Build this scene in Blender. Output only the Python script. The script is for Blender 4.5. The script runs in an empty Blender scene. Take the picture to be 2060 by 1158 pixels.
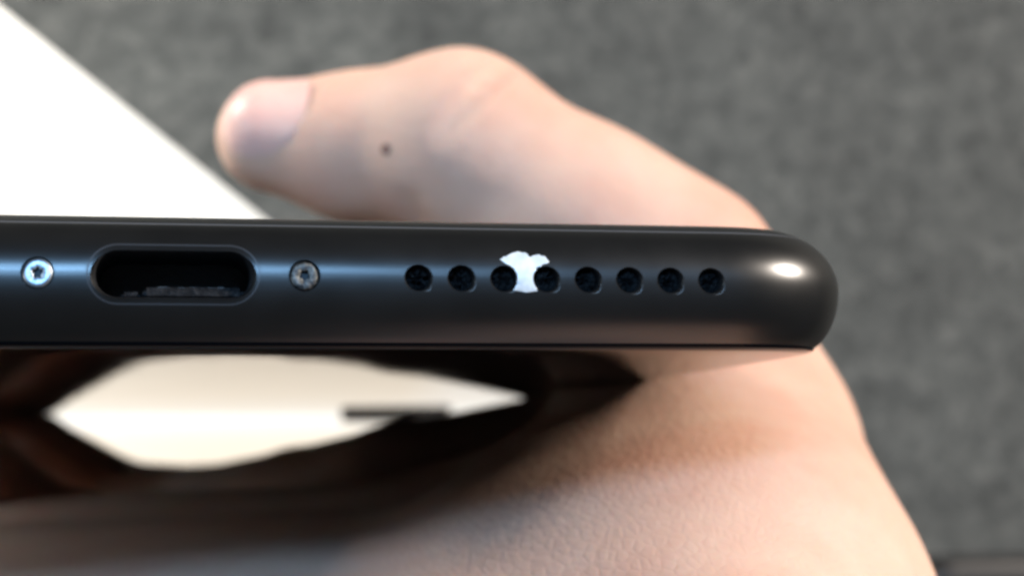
import bpy, bmesh, math, random
import numpy as np
from mathutils import Vector, Matrix
from mathutils.bvhtree import BVHTree

random.seed(7); rng = np.random.RandomState(7)
S = bpy.context.scene
S.unit_settings.system = 'METRIC'; S.unit_settings.scale_length = 0.01      # one unit is one centimetre
COL = S.collection

# ------------------------------------------------------------------ camera
W, H, FPX = 2060.0, 1158.0, 3496.0
VX, VY = 343.0, 916.0            # where the phone's long axis runs to in the picture
CAM = Vector((0.0, -0.925, 9.15))
ROLL = math.radians(0.0)
def cam_basis():
    # camera frame: x right, y up, looks along -z.  world -Z must appear at (VX, VY)
    d = Vector(((VX - W/2)/FPX, -(VY - H/2)/FPX, -1.0)).normalized()      # world -Z in camera frame
    yaw = math.atan2(d.x, -d.z); pit = math.asin(d.y)
    R = Matrix.Rotation(yaw, 3, 'Y') @ Matrix.Rotation(-pit, 3, 'X')
    return R
Rc = cam_basis() @ Matrix.Identity(3)
d_cam = Vector(((VX - W/2)/FPX, -(VY - H/2)/FPX, -1.0)).normalized()
# exact: rotate world -Z onto d_cam with the shortest turn, then roll about that axis
q = Vector((0, 0, -1)).rotation_difference(d_cam)       # world -> camera
Rwc = Matrix.Rotation(ROLL, 3, d_cam) @ q.to_matrix()
Rcw = Rwc.transposed()
cd = bpy.data.cameras.new('camera'); cam = bpy.data.objects.new('camera', cd); COL.objects.link(cam)
cam.matrix_world = Matrix.Translation(CAM) @ Rcw.to_4x4()
cd.sensor_width = 36; cd.lens = FPX/W*36
cd.clip_start = 0.2; cd.clip_end = 2000
cd.dof.use_dof = True; cd.dof.focus_distance = 9.35
cd.dof.aperture_fstop = (cd.lens/1000.0)/0.15           # aperture 0.15 units across
S.camera = cam
def at(px, py, z):
    """point of the plane at height z that lies under a spot of the photograph"""
    r = Rcw @ Vector(((px - W/2)/FPX, -(py - H/2)/FPX, -1.0))
    t = (z - CAM.z)/r.z
    return CAM + r*t

# ------------------------------------------------------------------ world, lights, exposure
w = bpy.data.worlds.new('World'); S.world = w; w.use_nodes = True
w.node_tree.nodes['Background'].inputs[0].default_value = (0.90, 0.95, 1.0, 1)
w.node_tree.nodes['Background'].inputs[1].default_value = 0.075
S.view_settings.view_transform = 'Standard'; S.view_settings.look = 'None'
S.view_settings.exposure = 0.0; S.view_settings.gamma = 1.0
S.render.engine = 'CYCLES'
S.cycles.filter_width = 3.0
def area(name, loc, target, sx, sy, power, color):
    l = bpy.data.lights.new(name, 'AREA'); l.shape = 'RECTANGLE'; l.size = sx; l.size_y = sy
    l.energy = power; l.color = color
    o = bpy.data.objects.new(name, l); COL.objects.link(o); o.location = loc
    o.rotation_euler = (Vector(target) - Vector(loc)).to_track_quat('-Z', 'Y').to_euler()
    return o
area('ceiling_lamp', (52, 30, 25), (0, 0, -6), 12, 9, 72000, (1.0, 0.89, 0.78))
area('window_light', (-6, 17.0, 46), (0, 0, -5), 21, 3.2, 19500, (0.30, 0.60, 1.0))
area('left_fill', (-42, 13, 20), (0, -1.5, -6), 16, 12, 7500, (0.74, 0.88, 1.0))  # added fill that lifts the shaded palm, no known source
area('side_lamp', (-14, 15, -9), (-8, 6, -18.6), 6, 6, 8500, (1.0, 0.92, 0.80))

# ------------------------------------------------------------------ materials
def mat(name, base=(.5, .5, .5), rough=.5, metal=0.0, spec=.5):
    m = bpy.data.materials.new(name); m.use_nodes = True
    b = m.node_tree.nodes['Principled BSDF']
    b.inputs['Base Color'].default_value = (*base, 1); b.inputs['Roughness'].default_value = rough
    b.inputs['Metallic'].default_value = metal; b.inputs['Specular IOR Level'].default_value = spec
    return m, m.node_tree, b
def noise(nt, scale, detail=3, rough=.55, vec=None, dist=0):
    n = nt.nodes.new('ShaderNodeTexNoise'); n.inputs['Scale'].default_value = scale
    n.inputs['Detail'].default_value = detail; n.inputs['Roughness'].default_value = rough
    n.inputs['Distortion'].default_value = dist
    if vec is None:
        tc = nt.nodes.new('ShaderNodeTexCoord'); vec = tc.outputs['Object']
    nt.links.new(vec, n.inputs['Vector']); return n
def ramp(nt, fac, stops):
    r = nt.nodes.new('ShaderNodeValToRGB'); e = r.color_ramp.elements
    while len(e) < len(stops): e.new(0.5)
    for k, (p, c) in enumerate(stops):
        e[k].position = p; e[k].color = (*c, 1)
    nt.links.new(fac, r.inputs['Fac']); return r
def bump(nt, b, h, strength, dist):
    n = nt.nodes.new('ShaderNodeBump'); n.inputs['Strength'].default_value = strength
    n.inputs['Distance'].default_value = dist
    nt.links.new(h, n.inputs['Height'])
    prev = b.inputs['Normal'].links[0].from_socket if b.inputs['Normal'].links else None
    if prev: nt.links.new(prev, n.inputs['Normal'])
    nt.links.new(n.outputs['Normal'], b.inputs['Normal'])

# matt black anodised aluminium
M_alu, nt, b = mat('matt_black_aluminium', (.002, .002, .0022), .33, 0.0, .5); b.inputs['IOR'].default_value = 1.8
n = noise(nt, 3.0, 4); r = ramp(nt, n.outputs['Fac'], [(.35, (.295,)*3), (.7, (.33,)*3)])
nt.links.new(r.outputs['Color'], b.inputs['Roughness'])
n = noise(nt, 220.0, 2); bump(nt, b, n.outputs['Fac'], .05, .001)
n2 = noise(nt, 1.4, 5, .6); r2 = ramp(nt, n2.outputs['Fac'], [(.3, (.0015, .0015, .0017)), (.75, (.0032, .0032, .0032))])
nt.links.new(r2.outputs['Color'], b.inputs['Base Color'])
# black front glass
M_glass, nt, b = mat('black_front_glass', (.004, .004, .005), .03, 0, .12)
b.inputs['IOR'].default_value = 1.33
n = noise(nt, 1.2, 5, .65); r = ramp(nt, n.outputs['Fac'], [(.4, (.02,)*3), (.8, (.06,)*3)])
nt.links.new(r.outputs['Color'], b.inputs['Roughness'])
M_line, nt, b = mat('black_antenna_plastic', (.09, .092, .10), .35, 0, .6)
M_cav, nt, b = mat('port_black_plastic', (.022, .023, .026), .45, 0, .4)
n = noise(nt, 30, 3); bump(nt, b, n.outputs['Fac'], .4, .01)
M_rim, nt, b = mat('bevelled_black_rim', (.035, .037, .042), .36, .2, .7)
M_hole, nt, b = mat('hole_wall_black', (.014, .015, .017), .30, 0, .6)
M_dust, nt, b = mat('pocket_dust', (.05, .05, .055), .85, 0, .2)
n = noise(nt, 28, 4, .7); r = ramp(nt, n.outputs['Fac'], [(.45, (.006, .0065, .008)), (.62, (.022, .022, .024)), (.78, (.09, .085, .08))])
nt.links.new(r.outputs['Color'], b.inputs['Base Color']); bump(nt, b, n.outputs['Fac'], .8, .02)
M_steel, nt, b = mat('steel_screw', (.46, .53, .60), .40, 1.0)
M_steel2, nt, b = mat('dirty_steel_screw', (.16, .165, .17), .42, .8)
n = noise(nt, 22, 4, .7); r = ramp(nt, n.outputs['Fac'], [(.40, (.03, .032, .036)), (.60, (.16, .16, .15)), (.8, (.34, .33, .31))])
nt.links.new(r.outputs['Color'], b.inputs['Base Color']); bump(nt, b, n.outputs['Fac'], .6, .02)
M_recess, nt, b = mat('dark_screw_recess', (.02, .025, .03), .5, .5)
M_chip, nt, b = mat('bare_white_metal', (.8, .83, .86), .38, .25, .5)
n = noise(nt, 16, 3); r = ramp(nt, n.outputs['Fac'], [(.35, (.66, .72, .76)), (.6, (.84, .88, .90))])
nt.links.new(r.outputs['Color'], b.inputs['Base Color'])
M_contact_glint, nt, b = mat('worn_contacts_and_glint', (.10, .10, .10), .5, .6)  # also colours the modelled glints at the speaker holes

# ------------------------------------------------------------------ object helpers
def put(name, me, m, parent=None, smooth=True, kind=None, label=None, cat=None, group=None):
    o = bpy.data.objects.new(name, me); COL.objects.link(o)
    if m is not None and not me.materials: me.materials.append(m)
    if smooth:
        me.polygons.foreach_set('use_smooth', [True]*len(me.polygons))
    if parent: o.parent = parent
    for k, v in (('kind', kind), ('label', label), ('category', cat), ('group', group)):
        if v: o[k] = v
    return o
def mesh(name, vs, fs):
    me = bpy.data.meshes.new(name); me.from_pydata([tuple(v) for v in vs], [], fs); me.update(); return me
def recalc(me):
    bm = bmesh.new(); bm.from_mesh(me); bmesh.ops.recalc_face_normals(bm, faces=bm.faces); bm.to_mesh(me); bm.free()
def sharp(me, ang=35):
    me.set_sharp_from_angle(angle=math.radians(ang))

# ------------------------------------------------------------------ the phone
PW, PL, PT = 7.84, 15.82, 0.73          # width, length, thickness
HW = PW/2; RC = .92
def outline(inset):
    """plan outline (x, z), near end at z = 0, far end at z = -PL, with normals"""
    pts = []
    n = 26
    ex = 2.4
    def corner(cx, cz, a0):
        for k in range(n + 1):
            a = a0 + (math.pi/2)*k/n
            c, s = math.cos(a), math.sin(a)
            q = (abs(c)**ex + abs(s)**ex)**(-1/ex)
            x, z = RC*q*c, RC*q*s
            gx, gz = math.copysign(abs(x)**(ex-1), x), math.copysign(abs(z)**(ex-1), z)
            L = math.hypot(gx, gz)
            pts.append((cx + x - gx/L*inset, cz + z - gz/L*inset))
    def run(p, qq, m):
        for k in range(1, m): pts.append((p[0] + (qq[0]-p[0])*k/m, p[1] + (qq[1]-p[1])*k/m))
    cxs, cz0, cz1 = HW - RC, -RC, -PL + RC
    corner(cxs, cz1, -math.pi/2)
    run((HW - inset, cz1), (HW - inset, cz0), 12)
    corner(cxs, cz0, 0)
    corner(-cxs, cz0, math.pi/2)
    run((-HW + inset, cz0), (-HW + inset, cz1), 12)
    corner(-cxs, cz1, math.pi)
    return pts
def prof(y):
    """inset of the rounded side at height y"""
    if y >= 0: return .45*(1 - math.sqrt(max(0, 1 - (y/.365)**2)))
    return .28*(1 - math.sqrt(max(0, 1 - (y/.375)**2)))
def sweep(name, rings, cap0=False, cap1=False):
    vs, fs = [], []
    N = None
    for (ins, y) in rings:
        o = outline(ins); N = len(o)
        vs += [(x, y, z) for x, z in o]
    for r_ in range(len(rings) - 1):
        for k in range(N):
            a, b_ = r_*N + k, r_*N + (k+1) % N
            fs.append((a, b_, b_ + N, a + N))
    for on, base in ((cap0, 0), (cap1, (len(rings)-1)*N)):      # the flat faces: strips from side to side
        if on:
            for i in range(N//2 - 1): fs.append((base + i, base + i + 1, base + N - 2 - i, base + N - 1 - i))
    me = mesh(name, vs, fs); recalc(me); return me

phone = bpy.data.objects.new('phone', None); COL.objects.link(phone)
phone['label'] = 'matt black mobile phone held on edge, charging port and speaker holes facing the camera'
phone['category'] = 'mobile phone'

ths = [k/22*math.pi/2 for k in range(23)]
YB0, YB1 = .296, .309                    # the antenna line sits between these heights
rings = [(.60, -.30), (.165, -.30)]
low = [(-.33 + (.33)*k/20) for k in range(21)]
rings += [(prof(y), y) for y in low]
up = [.365*math.sin(math.pi/2*k/30) for k in range(1, 30)]
rings += [(prof(y), y) for y in up if y < YB0 - .004]
rings += [(prof(YB0), YB0), (prof(YB0) + .007, YB0 + .001), (prof(YB1) + .007, YB1 - .001), (prof(YB1), YB1)]
rings += [(prof(y), y) for y in up if y > YB1 + .002] + [(.45, .365), (.62, .365)]
frame_me = sweep('frame', rings, True, True)
src = frame_me.copy()
# --- cutters
HY = -0.0
def face_xy(px, py):
    p = at(px, py, -0.0); return p.x, p.y
holes_px = [(842, 556), (926, 557), (1013, 560), (1100, 562), (1184, 561), (1267, 562), (1350, 563), (1431, 564)]
screws_px = [(75, 549), (613, 556)]
port_c = face_xy(350, 556)
holes = [face_xy(*p) for p in holes_px]
screws = [face_xy(*p) for p in screws_px]
print('holes', holes, 'screws', screws, 'port', port_c)
YC = sum(h[1] for h in holes)/8
pitch = (holes[-1][0] - holes[0][0])/7
holes = [(holes[0][0] + pitch*k, YC) for k in range(8)]
screws = [(s[0], YC + .004) for s in screws]
port_c = (port_c[0], YC + .004)
def lathe(bm, cx, cy, prof_, seg=40, cap=True):
    """prof_: (radius, z) front to back, axis along z"""
    rings_ = []
    for r_, z in prof_:
        rings_.append([bm.verts.new((cx + r_*math.cos(2*math.pi*k/seg), cy + r_*math.sin(2*math.pi*k/seg), z)) for k in range(seg)])
    for a, b_ in zip(rings_, rings_[1:]):
        for k in range(seg): bm.faces.new((a[k], a[(k+1) % seg], b_[(k+1) % seg], b_[k]))
    if cap:
        bm.faces.new(list(reversed(rings_[0]))); bm.faces.new(rings_[-1])
def stadium(cx, cy, hw, hh, off, seg=16):
    r_ = hh + off; L = hw - hh; out = []
    for k in range(seg + 1):
        a = -math.pi/2 + math.pi*k/seg; out.append((cx + L + r_*math.cos(a), cy + r_*math.sin(a)))
    for k in range(seg + 1):
        a = math.pi/2 + math.pi*k/seg; out.append((cx - L + r_*math.cos(a), cy + r_*math.sin(a)))
    return out
def loft_st(bm, cx, cy, hw, hh, prof_, cap0=True, cap1=True):
    rr = []
    for off, z in prof_: rr.append([bm.verts.new((x, y, z)) for x, y in stadium(cx, cy, hw, hh, off)])
    n_ = len(rr[0])
    for a, b_ in zip(rr, rr[1:]):
        for k in range(n_): bm.faces.new((a[k], a[(k+1) % n_], b_[(k+1) % n_], b_[k]))
    if cap0: bm.faces.new(list(reversed(rr[0])))
    if cap1: bm.faces.new(rr[-1])
RH, RS = .070, .084
PHW, PHH = .41, .126
bm = bmesh.new()
for cx, cy in holes: lathe(bm, cx, cy, [(RH + .030, .03), (RH + .010, .0 + .003), (RH, -.010), (RH, -.14)])
for cx, cy in screws: lathe(bm, cx, cy, [(RS, .03), (RS, -.06)])
loft_st(bm, port_c[0], port_c[1], PHW, PHH, [(.045, .03), (.012, -.004), (0, -.02), (0, -.65)])
bmesh.ops.recalc_face_normals(bm, faces=bm.faces)
cm = bpy.data.meshes.new('cut'); bm.to_mesh(cm); bm.free()
cut = bpy.data.objects.new('cut', cm); COL.objects.link(cut)
frame = put('frame', frame_me, M_alu, phone)
md = frame.modifiers.new('b', 'BOOLEAN'); md.operation = 'DIFFERENCE'; md.object = cut; md.solver = 'EXACT'
bpy.context.view_layer.update()
ev = frame.evaluated_get(bpy.context.evaluated_depsgraph_get())
nm = bpy.data.meshes.new_from_object(ev)
frame.modifiers.clear(); frame.data = nm
bpy.data.objects.remove(cut)
# exact normals from the uncut shape
bms = bmesh.new(); bms.from_mesh(src); bms.normal_update(); bms.verts.ensure_lookup_table(); bms.faces.ensure_lookup_table()
tree = BVHTree.FromBMesh(bms)
nm.set_sharp_from_angle(angle=math.radians(30))
cn = [tuple(c.vector) for c in nm.corner_normals]
out_n = list(cn)
from mathutils.interpolate import poly_3d_calc
for p in nm.polygons:
    for li in p.loop_indices:
        v = nm.vertices[nm.loops[li].vertex_index].co
        hit, hn, fi, dist = tree.find_nearest(v)
        if hit is None or dist > 1e-4 or p.normal.dot(hn) < .985: continue
        f = bms.faces[fi]
        if len(f.verts) > 4: continue
        wts = poly_3d_calc([q_.co for q_ in f.verts], hit)
        nn = Vector((0, 0, 0))
        for wt, q_ in zip(wts, f.verts): nn += q_.normal*wt
        if nn.length > 0 and nn.normalized().dot(hn) > .97: out_n[li] = tuple(nn.normalized())
nm.normals_split_custom_set(out_n)
bms.free()
print('frame polys', len(nm.polygons))

# antenna line: a fine plastic line laid in the groove of the frame
al = sweep('antenna_line', [(prof(YB0) + .004, YB0 + .0005), (prof(.3025) + .0015, .3025), (prof(YB1) + .006, YB1 - .0015)])
put('antenna_line', al, M_line, phone)
# front glass with rounded edge, its flat face at the bottom
gr = [(.60, -.296), (.152, -.296), (.150, -.335)]
for k in range(0, 9):
    a = math.pi/2*k/8; gr.append((.150 + .10*(1 - math.cos(a)), -.335 - .030*math.sin(a)))
gm = sweep('front_glass', gr, True, True)
sharp(gm, 40)
glass = put('front_glass', gm, M_glass, phone)
# thin dark strip standing under the glass at its far corner
bm = bmesh.new(); 
def box_bm(bm, x0, x1, y0, y1, z0, z1):
    v = [bm.verts.new(p) for p in ((x0,y0,z0),(x1,y0,z0),(x1,y1,z0),(x0,y1,z0),(x0,y0,z1),(x1,y0,z1),(x1,y1,z1),(x0,y1,z1))]
    for f in ((0,3,2,1),(4,5,6,7),(0,1,5,4),(1,2,6,5),(2,3,7,6),(3,0,4,7)): bm.faces.new([v[i] for i in f])
box_bm(bm, 2.40, 3.97, -.47, -.33, -15.93, -15.675)
bmesh.ops.bevel(bm, geom=bm.edges[:], offset=.015, segments=2, affect='EDGES')
bmesh.ops.recalc_face_normals(bm, faces=bm.faces)
em = bpy.data.meshes.new('edge_strip'); bm.to_mesh(em); bm.free(); put('edge_strip', em, M_cav, phone, smooth=False)

# port: lining, tongue ledge, worn contacts, bright rim
def bmput(name, bm, m, parent, smooth=True, ang=35):
    bmesh.ops.recalc_face_normals(bm, faces=bm.faces)
    me = bpy.data.meshes.new(name); bm.to_mesh(me); bm.free()
    o = put(name, me, m, parent, smooth); sharp(me, ang); return o
bm = bmesh.new(); loft_st(bm, port_c[0], port_c[1], PHW, PHH, [(-.001, -.022), (-.006, -.05), (-.012, -.64)], False, True)
for f in bm.faces: f.normal_flip()
port = bmput('charging_port', bm, M_cav, phone)
# rim: a bevelled ring a hair proud round the mouth
bm = bmesh.new(); rr = []
def front_z(y): return -prof(y)
for off, dz in ((.000, -.022), (.012, -.0045), (.030, .0012), (.036, .0006)):
    rr.append([bm.verts.new((x, y, front_z(y) + dz)) for x, y in stadium(port_c[0], port_c[1], PHW, PHH, off, 24)])
for a, b_ in zip(rr, rr[1:]):
    for k in range(len(a)): bm.faces.new((a[k], a[(k+1) % len(a)], b_[(k+1) % len(a)], b_[k]))
bmput('port_rim', bm, M_rim, port, True, 60)
def box_bm(bm, x0, x1, y0, y1, z0, z1):
    v = [bm.verts.new(p) for p in ((x0,y0,z0),(x1,y0,z0),(x1,y1,z0),(x0,y1,z0),(x0,y0,z1),(x1,y0,z1),(x1,y1,z1),(x0,y1,z1))]
    for f in ((0,3,2,1),(4,5,6,7),(0,1,5,4),(1,2,6,5),(2,3,7,6),(3,0,4,7)): bm.faces.new([v[i] for i in f])
px0, py0 = port_c
bm = bmesh.new(); box_bm(bm, px0 - .16, px0 + .36, py0 - .128, py0 - .062, -.60, -.07)
bmesh.ops.bevel(bm, geom=bm.edges[:], offset=.02, segments=2, affect='EDGES')
bmput('contact_ledge', bm, M_dust, port)
for k in range(8):
    bm = bmesh.new(); x = px0 - .10 + k*.055 + .01*rng.randn()
    box_bm(bm, x, x + .030 + .012*rng.rand(), py0 - .068, py0 - .060 + .006*rng.rand(), -.5, -.085 - .06*rng.rand())
    bmput('contact', bm, M_contact_glint, port, False)
bm = bmesh.new(); box_bm(bm, px0 - .27, px0 - .17, py0 - .125, py0 - .085, -.5, -.10)
bmesh.ops.bevel(bm, geom=bm.edges[:], offset=.015, segments=2, affect='EDGES')
bmput('lint', bm, M_dust, port)
bm = bmesh.new(); box_bm(bm, px0 - .30, px0 + .30, py0 + .108, py0 + .125, -.5, -.06)
bm.free()

# speaker holes: lined cups with dusty mesh at the bottom
for i, (cx, cy) in enumerate(holes):
    bm = bmesh.new(); lathe(bm, 0, 0, [(RH - .0005, -.0115), (RH - .002, -.03), (RH - .003, -.136)], 32, False)
    for f in bm.faces: f.normal_flip()
    o = bmput('speaker_hole', bm, M_hole, phone); o.location = (cx, cy, 0)
    bm = bmesh.new(); seg = 20
    c = bm.verts.new((0, 0, -.085 - .02*rng.rand())); prev = None; rr = []
    for j in (1, 2, 3, 4):
        rr.append([bm.verts.new(((RH - .003)*j/4*math.cos(2*math.pi*k/seg), (RH - .003)*j/4*math.sin(2*math.pi*k/seg),
                   -.085 + .022*rng.randn() * (j < 4))) for k in range(seg)])
    for k in range(seg): bm.faces.new((c, rr[0][k], rr[0][(k+1) % seg]))
    for a, b_ in zip(rr, rr[1:]):
        for k in range(seg): bm.faces.new((a[k], b_[k], b_[(k+1) % seg], a[(k+1) % seg]))
    bmput('dust', bm, M_dust, o)
    # glint modelled as a paler crescent on the lower right of the mouth bevel
    bm = bmesh.new(); rr = []
    a0, a1 = math.radians(-75 + rng.randint(-8, 8)), math.radians(-18 + rng.randint(-10, 8))
    for j in range(9):
        a = a0 + (a1 - a0)*j/8; wd = .016*math.sin(math.pi*(j + .4)/8.8)
        rr.append([bm.verts.new((r_*math.cos(a), r_*math.sin(a), front_z(cy + r_*math.sin(a)) + dz)) for r_, dz in
                   ((RH + .004, -.004), (RH + .006 + wd, .0012))])
    for a, b_ in zip(rr, rr[1:]): bm.faces.new((a[0], a[1], b_[1], b_[0]))
    bmput('glint_edge', bm, M_contact_glint, o)

# screws with five-lobed recess
def screw(cx, cy, m, tilt, label):
    seg = 60; bm = bmesh.new(); rr = []
    def star(a): return .025 + .0045*math.cos(5*a)
    def ring(fr, z): return [bm.verts.new((fr(2*math.pi*k/seg)*math.cos(2*math.pi*k/seg), fr(2*math.pi*k/seg)*math.sin(2*math.pi*k/seg), z)) for k in range(seg)]
    rr = [ring(lambda a: .078, -.05), ring(lambda a: .079, -.012), ring(lambda a: .073, -.003), ring(lambda a: .060, .001),
          ring(lambda a: star(a) + .004, .0015), ring(star, -.002)]
    for a, b_ in zip(rr, rr[1:]):
        for k in range(seg): bm.faces.new((a[k], a[(k+1) % seg], b_[(k+1) % seg], b_[k]))
    o = bmput('screw', bm, m, phone, True, 50); o['label'] = label
    o.location = (cx, cy, -.008); o.rotation_euler = tilt
    bm = bmesh.new(); rr = [ring(star, -.002), ring(star, -.03)]
    a, b_ = rr
    for k in range(seg): bm.faces.new((a[k], a[(k+1) % seg], b_[(k+1) % seg], b_[k]))
    bm.faces.new(b_); bmput('recess', bm, M_recess, o, False)
    bm = bmesh.new(); lathe(bm, 0, 0, [(RS - .0005, -.006), (RS - .0005, -.055)], 40, False)
    for f in bm.faces: f.normal_flip()
    q_ = bmput('socket_wall', bm, M_rim, o); 
    return o
screw(screws[0][0], screws[0][1], M_steel, (math.radians(-6), math.radians(-2), .3), 'bright bluish screw left of the port')
screw(screws[1][0], screws[1][1], M_steel2, (math.radians(-3), math.radians(6), .9), 'dull dirty screw right of the port')

# chipped patch between the third and fourth hole: bare pale metal, edge wrapped to the surface
chip = [(1007.6,523),(1013.5,516),(1029.6,510),(1044,505),(1059,507),(1065,513),(1068,517),(1077,513),(1088,511.5),(1100,517),
        (1106,528),(1091,533.5),(1081,538),(1076,547),(1074,564),(1078,579),(1082,586),(1059,589),(1032.5,585),(1040,573),(1041,555.5),(1035.5,541),(1021,532)]
cp = [face_xy(*p) for p in chip]
dy = YC - face_xy(1056, 561)[1]
cp = [(x, y + dy) for x, y in cp]
cp2 = []
for (x0, y0), (x1, y1) in zip(cp, cp[1:] + cp[:1]):
    cp2.append((x0, y0))
    for t in (.33, .66):
        cp2.append((x0 + (x1 - x0)*t + .0022*rng.randn(), y0 + (y1 - y0)*t + .0022*rng.randn()))
cp = cp2
bm = bmesh.new()
f = bm.faces.new([bm.verts.new((x, y, 0)) for x, y in cp])
bmesh.ops.triangulate(bm, faces=[f])
bmesh.ops.subdivide_edges(bm, edges=bm.edges[:], cuts=3, use_grid_fill=True)
hx = [(holes[2][0], YC), (holes[3][0], YC)]
for v in bm.verts:
    for h_ in hx:
        d_ = math.hypot(v.co.x - h_[0], v.co.y - h_[1])
        if d_ < RH + .004:
            s_ = (RH + .004)/max(d_, 1e-4); v.co.x = h_[0] + (v.co.x - h_[0])*s_; v.co.y = h_[1] + (v.co.y - h_[1])*s_
    if not v.is_boundary:
        v.co.x += .0015*rng.randn(); v.co.y += .0015*rng.randn()
    v.co.z = front_z(v.co.y) + .0006 + (0 if v.is_boundary else .0012)
bmput('paint_chip', bm, M_chip, phone)

# ------------------------------------------------------------------ the hand (one continuous skin grown from a distance field)
def smin(a, b_, k):
    h = np.clip(.5 + .5*(b_ - a)/k, 0, 1); return b_*(1 - h) + a*h - k*h*(1 - h)
def cone(P, a, b_, ra, rb):
    a = np.array(a, float); b_ = np.array(b_, float); ba = b_ - a; L2 = ba @ ba
    t = np.clip(((P - a) @ ba)/L2, 0, 1)
    return np.linalg.norm(P - a - t[:, None]*ba, axis=1) - (ra + (rb - ra)*t)
def ell(P, c, r_, R=None):
    q_ = P - np.array(c, float)
    if R is not None: q_ = q_ @ np.array(R)
    r_ = np.array(r_, float); k0 = np.linalg.norm(q_/r_, axis=1); k1 = np.linalg.norm(q_/(r_*r_), axis=1)
    return k0*(k0 - 1)/np.maximum(k1, 1e-6)
def seg_d(P, a, b_):
    a = np.array(a, float); b_ = np.array(b_, float); ba = b_ - a
    t = np.clip(((P - a) @ ba)/(ba @ ba), 0, 1)
    return np.linalg.norm(P - a - t[:, None]*ba, axis=1)
def A(px, py, d):
    return tuple(at(px, py, CAM.z - d))
# thumb joints
T_tip, T_mid, T_ip = A(548, 276, 15.6), A(715, 296, 15.4), A(925, 292, 15.0)
T_pr, T_mcp = A(1175, 460, 14.7), A(1345, 585, 14.6)
print('thumb', T_tip, T_ip, T_mcp)
FING = {   # root, middle joint, end joint, tip with radii
 'index':  [((4.2, -1.22, -8.7), .95), ((2.3, -1.50, -8.3), .87), ((1.4, -1.70, -9.8), .84), ((.45, -1.86, -12.5), .80),
            ((-.65, -1.70, -13.9), .71), ((-1.9, -.96, -14.5), .66), ((-3.0, -.88, -14.4), .68)],
 'middle': [((3.6, -2.35, -8.2), 1.0), ((.4, -2.35, -11.6), .82), ((-1.5, -2.0, -12.2), .74), ((-2.6, -1.0, -12.5), .66)],
 'ring':   [((2.4, -2.7, -6.8), .98), ((-.7, -2.6, -9.8), .78), ((-2.6, -2.3, -10.3), .70), ((-3.4, -.98, -10.4), .62)],
 'little': [((1.1, -2.9, -5.4), .90), ((-1.4, -2.7, -7.8), .68), ((-2.8, -2.3, -8.2), .60), ((-3.4, -.92, -8.3), .55)],
}
def hand_sdf(P):
    P = np.asarray(P, float)
    # thumb
    d = cone(P, T_tip, T_mid, .50, .66)
    d = smin(d, cone(P, T_mid, T_ip, .66, .80), .15)
    d2 = cone(P, T_ip, T_pr, .80, .86)
    d2 = smin(d2, cone(P, T_pr, T_mcp, .84, .90), .3)
    d = smin(d, d2, .25)
    # side of the hand by the phone's edge: web, ball of the thumb, heel
    side = cone(P, T_mcp, (4.82, -.8, -5.6), .88, .82)
    side = smin(side, cone(P, (4.82, -.8, -5.6), (4.0, -2.2, -2.8), .84, 1.25), .6)
    d = smin(d, side, .5)
    palm = ell(P, (1.9, -3.05, -4.6), (2.6, 1.42, 4.2))
    palm = smin(palm, ell(P, (3.2, -2.5, -3.4), (1.5, 1.28, 3.5)), .7)
    palm = smin(palm, ell(P, (3.5, -2.2, -4.9), (1.42, 1.15, 3.2)), .6)
    palm = smin(palm, cone(P, (4.62, -1.1, -5.2), (4.02, -2.05, -3.2), .86, .98), .6)
    palm = smin(palm, ell(P, (.0, -2.95, -7.5), (3.6, 1.45, 6.2)), .8)
    palm = smin(palm, cone(P, (4.2, -1.36, -7.6), (2.7, -2.02, -3.9), .9, .95), .6)
    palm = smin(palm, cone(P, (4.6, -1.4, -8.0), (1.2, -2.9, -5.6), 1.0, .95), .6)
    # flesh of the palm and the close-set fingers below the phone
    palm = smin(palm, cone(P, (2.2, -2.28, -9.4), (-1.6, -2.35, -11.2), .90, .86), .7)
    palm = smin(palm, cone(P, (3.0, -2.18, -6.8), (-1.8, -2.38, -9.0), .98, .90), .7)
    palm = smin(palm, cone(P, (2.4, -2.62, -4.8), (-2.0, -2.6, -6.6), .95, .90), .7)
    # wrist and forearm, towards the camera and down to the right
    arm = cone(P, (2.6, -4.2, -2.6), (4.9, -9.2, 2.6), 1.9, 2.4)
    arm = smin(arm, cone(P, (4.9, -9.2, 2.6), (8.5, -16, 9.0), 2.4, 3.1), .8)
    palm = smin(palm, arm, 1.2)
    d = smin(d, palm, 1.1)
    web = cone(P, (4.9, -.3, -6.6), (4.85, -.85, -9.6), .8, .95)
    d = smin(d, web, .6)
    fs = None
    for nm_, J in FING.items():
        f = None
        for (a, ra), (b_, rb) in zip(J, J[1:]):
            c_ = cone(P, a, b_, ra, rb); f = c_ if f is None else smin(f, c_, .12)
        fs = f if fs is None else smin(fs, f, .10)
    d = smin(d, fs, .35)
    for a, b_, amp, wd in GROOVES:
        d = d + amp*np.exp(-(seg_d(P, a, b_)/wd)**2)
    # press against the phone: flat where skin meets it
    bx = np.stack([np.abs(P[:, 0]) - HW, np.abs(P[:, 1]) - .365, np.abs(P[:, 2] + PL/2) - PL/2], 1) + .36
    q_ = np.maximum(bx, 0); bd = np.linalg.norm(q_, axis=1) + np.minimum(bx.max(axis=1), 0) - .363
    return -smin(-d, bd, .02)
GROOVES = []
def trace(px, py):
    r_ = np.array((Rcw @ Vector(((px - W/2)/FPX, -(py - H/2)/FPX, -1.0))).normalized()); p = np.array(CAM) + r_*9.0
    for _ in range(60): p = p + r_*float(hand_sdf(p[None])[0])*.8
    return tuple(p)
gl = []
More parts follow.
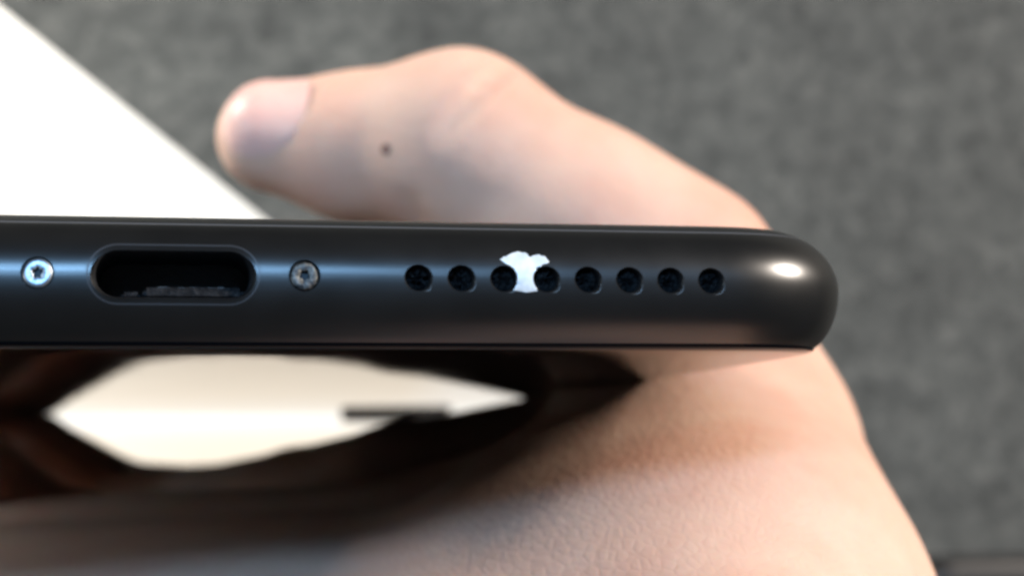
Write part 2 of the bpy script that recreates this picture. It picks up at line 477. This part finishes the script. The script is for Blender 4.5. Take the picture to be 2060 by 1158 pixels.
for path, amp, wd in (([(1030, 135), (985, 165), (935, 215), (890, 262)], .10, .075),
                      ([(1005, 150), (940, 190), (905, 232)], .035, .06),
                      ([(632, 162), (612, 200), (578, 236), (530, 266), (480, 278)], .085, .055),
                      ([(835, 440), (822, 405)], .05, .09),
                      ([(1180, 250), (1120, 330)], .012, .06)):
    pts = [trace(*q_) for q_ in path]
    gl += [(a, b_, amp, wd) for a, b_ in zip(pts, pts[1:])]
GROOVES[:] = gl
def surface_nets(f, lo, hi, h):
    lo = np.array(lo, float); n_ = np.ceil((np.array(hi) - lo)/h).astype(int) + 1
    ax = [lo[i] + h*np.arange(n_[i]) for i in range(3)]
    V = np.empty(tuple(n_), np.float32)
    for i in range(0, n_[0], 8):
        X, Y, Z = np.meshgrid(ax[0][i:i+8], ax[1], ax[2], indexing='ij')
        V[i:i+8] = f(np.stack([X.ravel(), Y.ravel(), Z.ravel()], 1)).reshape(X.shape)
    V[0], V[-1], V[:, 0], V[:, -1], V[:, :, 0], V[:, :, -1] = 1, 1, 1, 1, 1, 1
    ins = V < 0
    c = n_ - 1
    cnt = np.zeros(tuple(c), int); acc = np.zeros(tuple(c) + (3,)); m = np.zeros(tuple(c))
    cor = [(i, j, k) for i in (0, 1) for j in (0, 1) for k in (0, 1)]
    sl = lambda o: tuple(slice(o[i], o[i] + c[i]) for i in range(3))
    for i, a in enumerate(cor):
        for b_ in cor[i+1:]:
            if sum(abs(a[t] - b_[t]) for t in range(3)) != 1: continue
            va, vb = V[sl(a)], V[sl(b_)]; x = (va < 0) != (vb < 0)
            t = np.where(x, va/np.where(x, va - vb, 1), 0)
            for e in range(3): acc[..., e] += np.where(x, a[e] + t*(b_[e] - a[e]), 0)
            m += x
    act = m > 0; idx = -np.ones(tuple(c), int); idx[act] = np.arange(act.sum())
    ijk = np.argwhere(act); verts = lo + h*(ijk + acc[act]/m[act][:, None])
    faces = []
    for axis in range(3):
        o = [0, 0, 0]; o[axis] = 1
        A_ = ins[tuple(slice(0, n_[i] - o[i]) for i in range(3))]; B_ = ins[tuple(slice(o[i], n_[i]) for i in range(3))]
        e = np.argwhere(A_ != B_); u, v = (axis+1) % 3, (axis+2) % 3
        ok = (e[:, u] > 0) & (e[:, v] > 0) & (e[:, u] < c[u]) & (e[:, v] < c[v]) & (e[:, axis] < c[axis]); e = e[ok]
        inside = A_[tuple(e.T)]
        def g(du, dv):
            w_ = e.copy(); w_[:, u] -= du; w_[:, v] -= dv; return idx[tuple(w_.T)]
        qd = np.stack([g(1, 1), g(0, 1), g(0, 0), g(1, 0)], 1)
        qd[~inside] = qd[~inside][:, ::-1]; faces.append(qd)
    return verts, np.concatenate(faces)
hv, hf = surface_nets(hand_sdf, (-4.9, -12.0, -15.8), (9.0, 3.0, 5.6), .115)
for _ in range(2):
    e = .01; g0 = hand_sdf(hv)
    G = np.stack([(hand_sdf(hv + np.eye(3)[i]*e) - hand_sdf(hv - np.eye(3)[i]*e))/(2*e) for i in range(3)], 1)
    hv = hv - np.clip(g0, -.1, .1)[:, None]*G/np.maximum((G**2).sum(1), .2)[:, None]
print('hand verts', len(hv))

M_skin, nt, b = mat('skin', (.60, .36, .26), .56, 0, .34)
tc = nt.nodes.new('ShaderNodeTexCoord').outputs['Object']
n1 = noise(nt, .55, 4, .55, tc); r1 = ramp(nt, n1.outputs['Fac'], [(.30, (.67, .38, .28)), (.50, (.69, .44, .33)), (.72, (.71, .47, .36))])
n2 = noise(nt, 2.6, 3, .6, tc); r2 = ramp(nt, n2.outputs['Fac'], [(.35, (.95, .88, .86)), (.65, (1, 1, 1))])
mx = nt.nodes.new('ShaderNodeMix'); mx.data_type = 'RGBA'; mx.blend_type = 'MULTIPLY'; mx.inputs['Factor'].default_value = .7
nt.links.new(r1.outputs['Color'], mx.inputs['A']); nt.links.new(r2.outputs['Color'], mx.inputs['B'])
nt.links.new(mx.outputs['Result'], b.inputs['Base Color'])
b.inputs['Subsurface Weight'].default_value = .35
b.inputs['Subsurface Radius'].default_value = (1.0, .35, .18); b.inputs['Subsurface Scale'].default_value = .22
# fine skin lines: stretched cells and pores
mp = nt.nodes.new('ShaderNodeMapping'); mp.inputs['Scale'].default_value = (1.0, 1.0, .55); mp.inputs['Rotation'].default_value = (.4, .3, .7)
nt.links.new(tc, mp.inputs['Vector'])
vo = nt.nodes.new('ShaderNodeTexVoronoi'); vo.feature = 'DISTANCE_TO_EDGE'; vo.inputs['Scale'].default_value = 13; nt.links.new(mp.outputs['Vector'], vo.inputs['Vector'])
rv = ramp(nt, vo.outputs['Distance'], [(0, (0, 0, 0)), (.18, (1, 1, 1))])
bump(nt, b, rv.outputs['Color'], .22, .010)
n3 = noise(nt, 7, 4, .65, mp.outputs['Vector'], .6); bump(nt, b, n3.outputs['Fac'], .20, .03)

hand = bpy.data.objects.new('person', None); COL.objects.link(hand); 
hand['label'] = "person's bare hand gripping the phone, thumb over its back, fingers under its screen"
hand['category'] = 'person'
hm = mesh('hand', hv, [tuple(map(int, q_)) for q_ in hf])
hand_o = put('hand', hm, M_skin, hand)

# thumb nail: a curved plate set on the thumb
hb = BVHTree.FromPolygons([tuple(v) for v in hv], [tuple(map(int, q_)) for q_ in hf])
def on_hand(px, py):
    r_ = (Rcw @ Vector(((px - W/2)/FPX, -(py - H/2)/FPX, -1.0))).normalized()
    return hb.ray_cast(CAM, r_)

M_nail, nt, b = mat('thumb_nail', (.80, .58, .50), .38, 0, .35)
b.inputs['Subsurface Weight'].default_value = .3; b.inputs['Subsurface Radius'].default_value = (1, .4, .3); b.inputs['Subsurface Scale'].default_value = .15
n = noise(nt, 2.5, 2); r = ramp(nt, n.outputs['Fac'], [(.3, (.74, .42, .35)), (.7, (.80, .50, .42))]); nt.links.new(r.outputs['Color'], b.inputs['Base Color'])
ctr, cnn, _, _ = on_hand(532, 206)
ax = (Vector(T_mid) - Vector(T_tip)).normalized()               # along the nail, tip -> root
ax = (ax + Vector((0, .05, 0))).normalized()
up_n = (cnn - ax*cnn.dot(ax)).normalized(); sd = ax.cross(up_n)
GROOVES[:] = []            # the plate itself is smooth
bm = bmesh.new(); NU, NV = 18, 16; grid = {}
for i in range(NU + 1):
    for j in range(NV + 1):
        u = -1 + 2*i/NU; v = -1 + 2*j/NV
        # superellipse footprint mapped from a square
        uu, vv = u*math.sqrt(1 - v*v/2.4), v*math.sqrt(1 - u*u/2.4)
        p = ctr + ax*(uu*.41) + sd*(vv*.47) + up_n*.8
        pq = np.array(p)
        for _ in range(40): pq = pq - np.array(up_n)*float(hand_sdf(pq[None])[0])*.8
        g_ = np.array([float(hand_sdf((pq + np.eye(3)[t]*.02)[None])[0] - hand_sdf((pq - np.eye(3)[t]*.02)[None])[0]) for t in range(3)])
        hit, hn = Vector(pq), Vector(g_).normalized()
        e_ = max(abs(u), abs(v))
        grid[i, j] = bm.verts.new(hit + hn*(.030*(1 - e_**5) - .008))
for i in range(NU):
    for j in range(NV): bm.faces.new((grid[i, j], grid[i+1, j], grid[i+1, j+1], grid[i, j+1]))
bmput('thumb_nail', bm, M_nail, hand, True, 80)

# small brown mole on the thumb
hit, hn, _, _ = on_hand(776, 300)
M_mole, nt, b = mat('mole', (.22, .11, .085), .6, 0, .3)
bm = bmesh.new(); t1 = hn.orthogonal().normalized(); t2 = hn.cross(t1); seg = 20
rr = []
for fr, z in ((1, -.012), (.85, .003), (.5, .008)):
    rr.append([bm.verts.new(hit + (t1*math.cos(2*math.pi*k/seg) + t2*math.sin(2*math.pi*k/seg))*.055*fr*(1 + .08*math.sin(3*k)) + hn*z) for k in range(seg)])
for a, b_ in zip(rr, rr[1:]):
    for k in range(seg): bm.faces.new((a[k], a[(k+1) % seg], b_[(k+1) % seg], b_[k]))
bm.faces.new(rr[-1]); bmput('mole', bm, M_mole, hand)

# ------------------------------------------------------------------ the surface behind, the paper and what lies on it
ZS = -18.6
M_desk, nt, b = mat('grey_mottled_surface', (.10, .105, .10), .75, 0, .3)
tc = nt.nodes.new('ShaderNodeTexCoord').outputs['Object']
n1 = noise(nt, 2.6, 8, .80, tc, .8); r1 = ramp(nt, n1.outputs['Fac'], [(.30, (.018, .019, .019)), (.50, (.069, .073, .069)), (.70, (.140, .140, .130))])
n2 = noise(nt, .5, 3, .6, tc); r2 = ramp(nt, n2.outputs['Fac'], [(.3, (.85,)*3), (.7, (1.1,)*3)])
mx = nt.nodes.new('ShaderNodeMix'); mx.data_type = 'RGBA'; mx.blend_type = 'MULTIPLY'; mx.inputs['Factor'].default_value = 1
nt.links.new(r1.outputs['Color'], mx.inputs['A']); nt.links.new(r2.outputs['Color'], mx.inputs['B']); nt.links.new(mx.outputs['Result'], b.inputs['Base Color'])
n3 = noise(nt, 14, 4, .7, tc); bump(nt, b, n3.outputs['Fac'], .6, .06)
bm = bmesh.new(); box_bm(bm, -90, 90, -70, 90, ZS - 3, ZS)
bmput('table', bm, M_desk, None, False)['kind'] = 'structure'

M_paper, nt, b = mat('white_paper', (.78, .755, .70), .7, 0, .3)
n = noise(nt, 12, 3); bump(nt, b, n.outputs['Fac'], .1, .01)
a = at(0, 18, ZS); c = at(522, 436, ZS)
dr = (c - a); dr.z = 0; dr.normalize(); nr = Vector((dr.y, -dr.x, 0))        # nr points down-left of the edge
if nr.x > 0: nr = -nr
p0 = a - dr*16; p1 = p0 + dr*29.7; p2 = p1 + nr*21.0; p3 = p0 + nr*21.0
bm = bmesh.new(); TH = .03
N1 = 12; top = []; 
for i in range(N1 + 1):
    row = []
    for j in range(N1 + 1):
        p = p0 + (p1 - p0)*(i/N1) + (p3 - p0)*(j/N1)
        row.append((p.x, p.y, ZS + .004 + .02*(abs(i/N1 - .5)*2)**4 * (abs(j/N1 - .5)*2)**2))
    top.append(row)
tv = [[bm.verts.new((x, y, z + TH)) for x, y, z in row] for row in top]
bv = [[bm.verts.new((x, y, z)) for x, y, z in row] for row in top]
for i in range(N1):
    for j in range(N1):
        bm.faces.new((tv[i][j], tv[i+1][j], tv[i+1][j+1], tv[i][j+1])); bm.faces.new((bv[i][j], bv[i][j+1], bv[i+1][j+1], bv[i+1][j]))
for i in range(N1):
    bm.faces.new((tv[i][0], bv[i][0], bv[i+1][0], tv[i+1][0])); bm.faces.new((tv[i][N1], tv[i+1][N1], bv[i+1][N1], bv[i][N1]))
    bm.faces.new((tv[0][i], tv[0][i+1], bv[0][i+1], bv[0][i])); bm.faces.new((tv[N1][i], bv[N1][i], bv[N1][i+1], tv[N1][i+1]))
pp = bmput('paper', bm, M_paper, None, True, 30)
pp['label'] = 'white sheet of paper lying on the grey surface, left of and behind the phone'; pp['category'] = 'paper'

M_blk, nt, b = mat('black_plastic', (.018, .017, .017), .45, 0, .4)
# black object at the lower right
q0 = at(1822, 1118, ZS)
bm = bmesh.new(); rr = []
for ins, z in ((0, .001), (0, .72), (.03, .81), (.09, .87), (.18, .90)):
    ring_ = []
    for cx, cy, a0 in ((q0.x + 8.5, q0.y - 5.5, -90), (q0.x + 8.5, q0.y - .5, 0), (q0.x + .5, q0.y - .5, 90), (q0.x + .5, q0.y - 5.5, 180)):
        for k in range(9):
            a = math.radians(a0 + 90*k/8); ring_.append(bm.verts.new((cx + (.5 - ins)*math.cos(a), cy + (.5 - ins)*math.sin(a), ZS + z)))
    rr.append(ring_)
for a, b_ in zip(rr, rr[1:]):
    for k in range(len(a)): bm.faces.new((a[k], a[(k+1) % len(a)], b_[(k+1) % len(a)], b_[k]))
bm.faces.new(rr[-1]); bm.faces.new(list(reversed(rr[0])))
bc = bmput('case', bm, M_blk, None, True, 50)
bc['label'] = 'black case with rounded corner lying on the grey surface at the lower right corner'; bc['category'] = 'case'
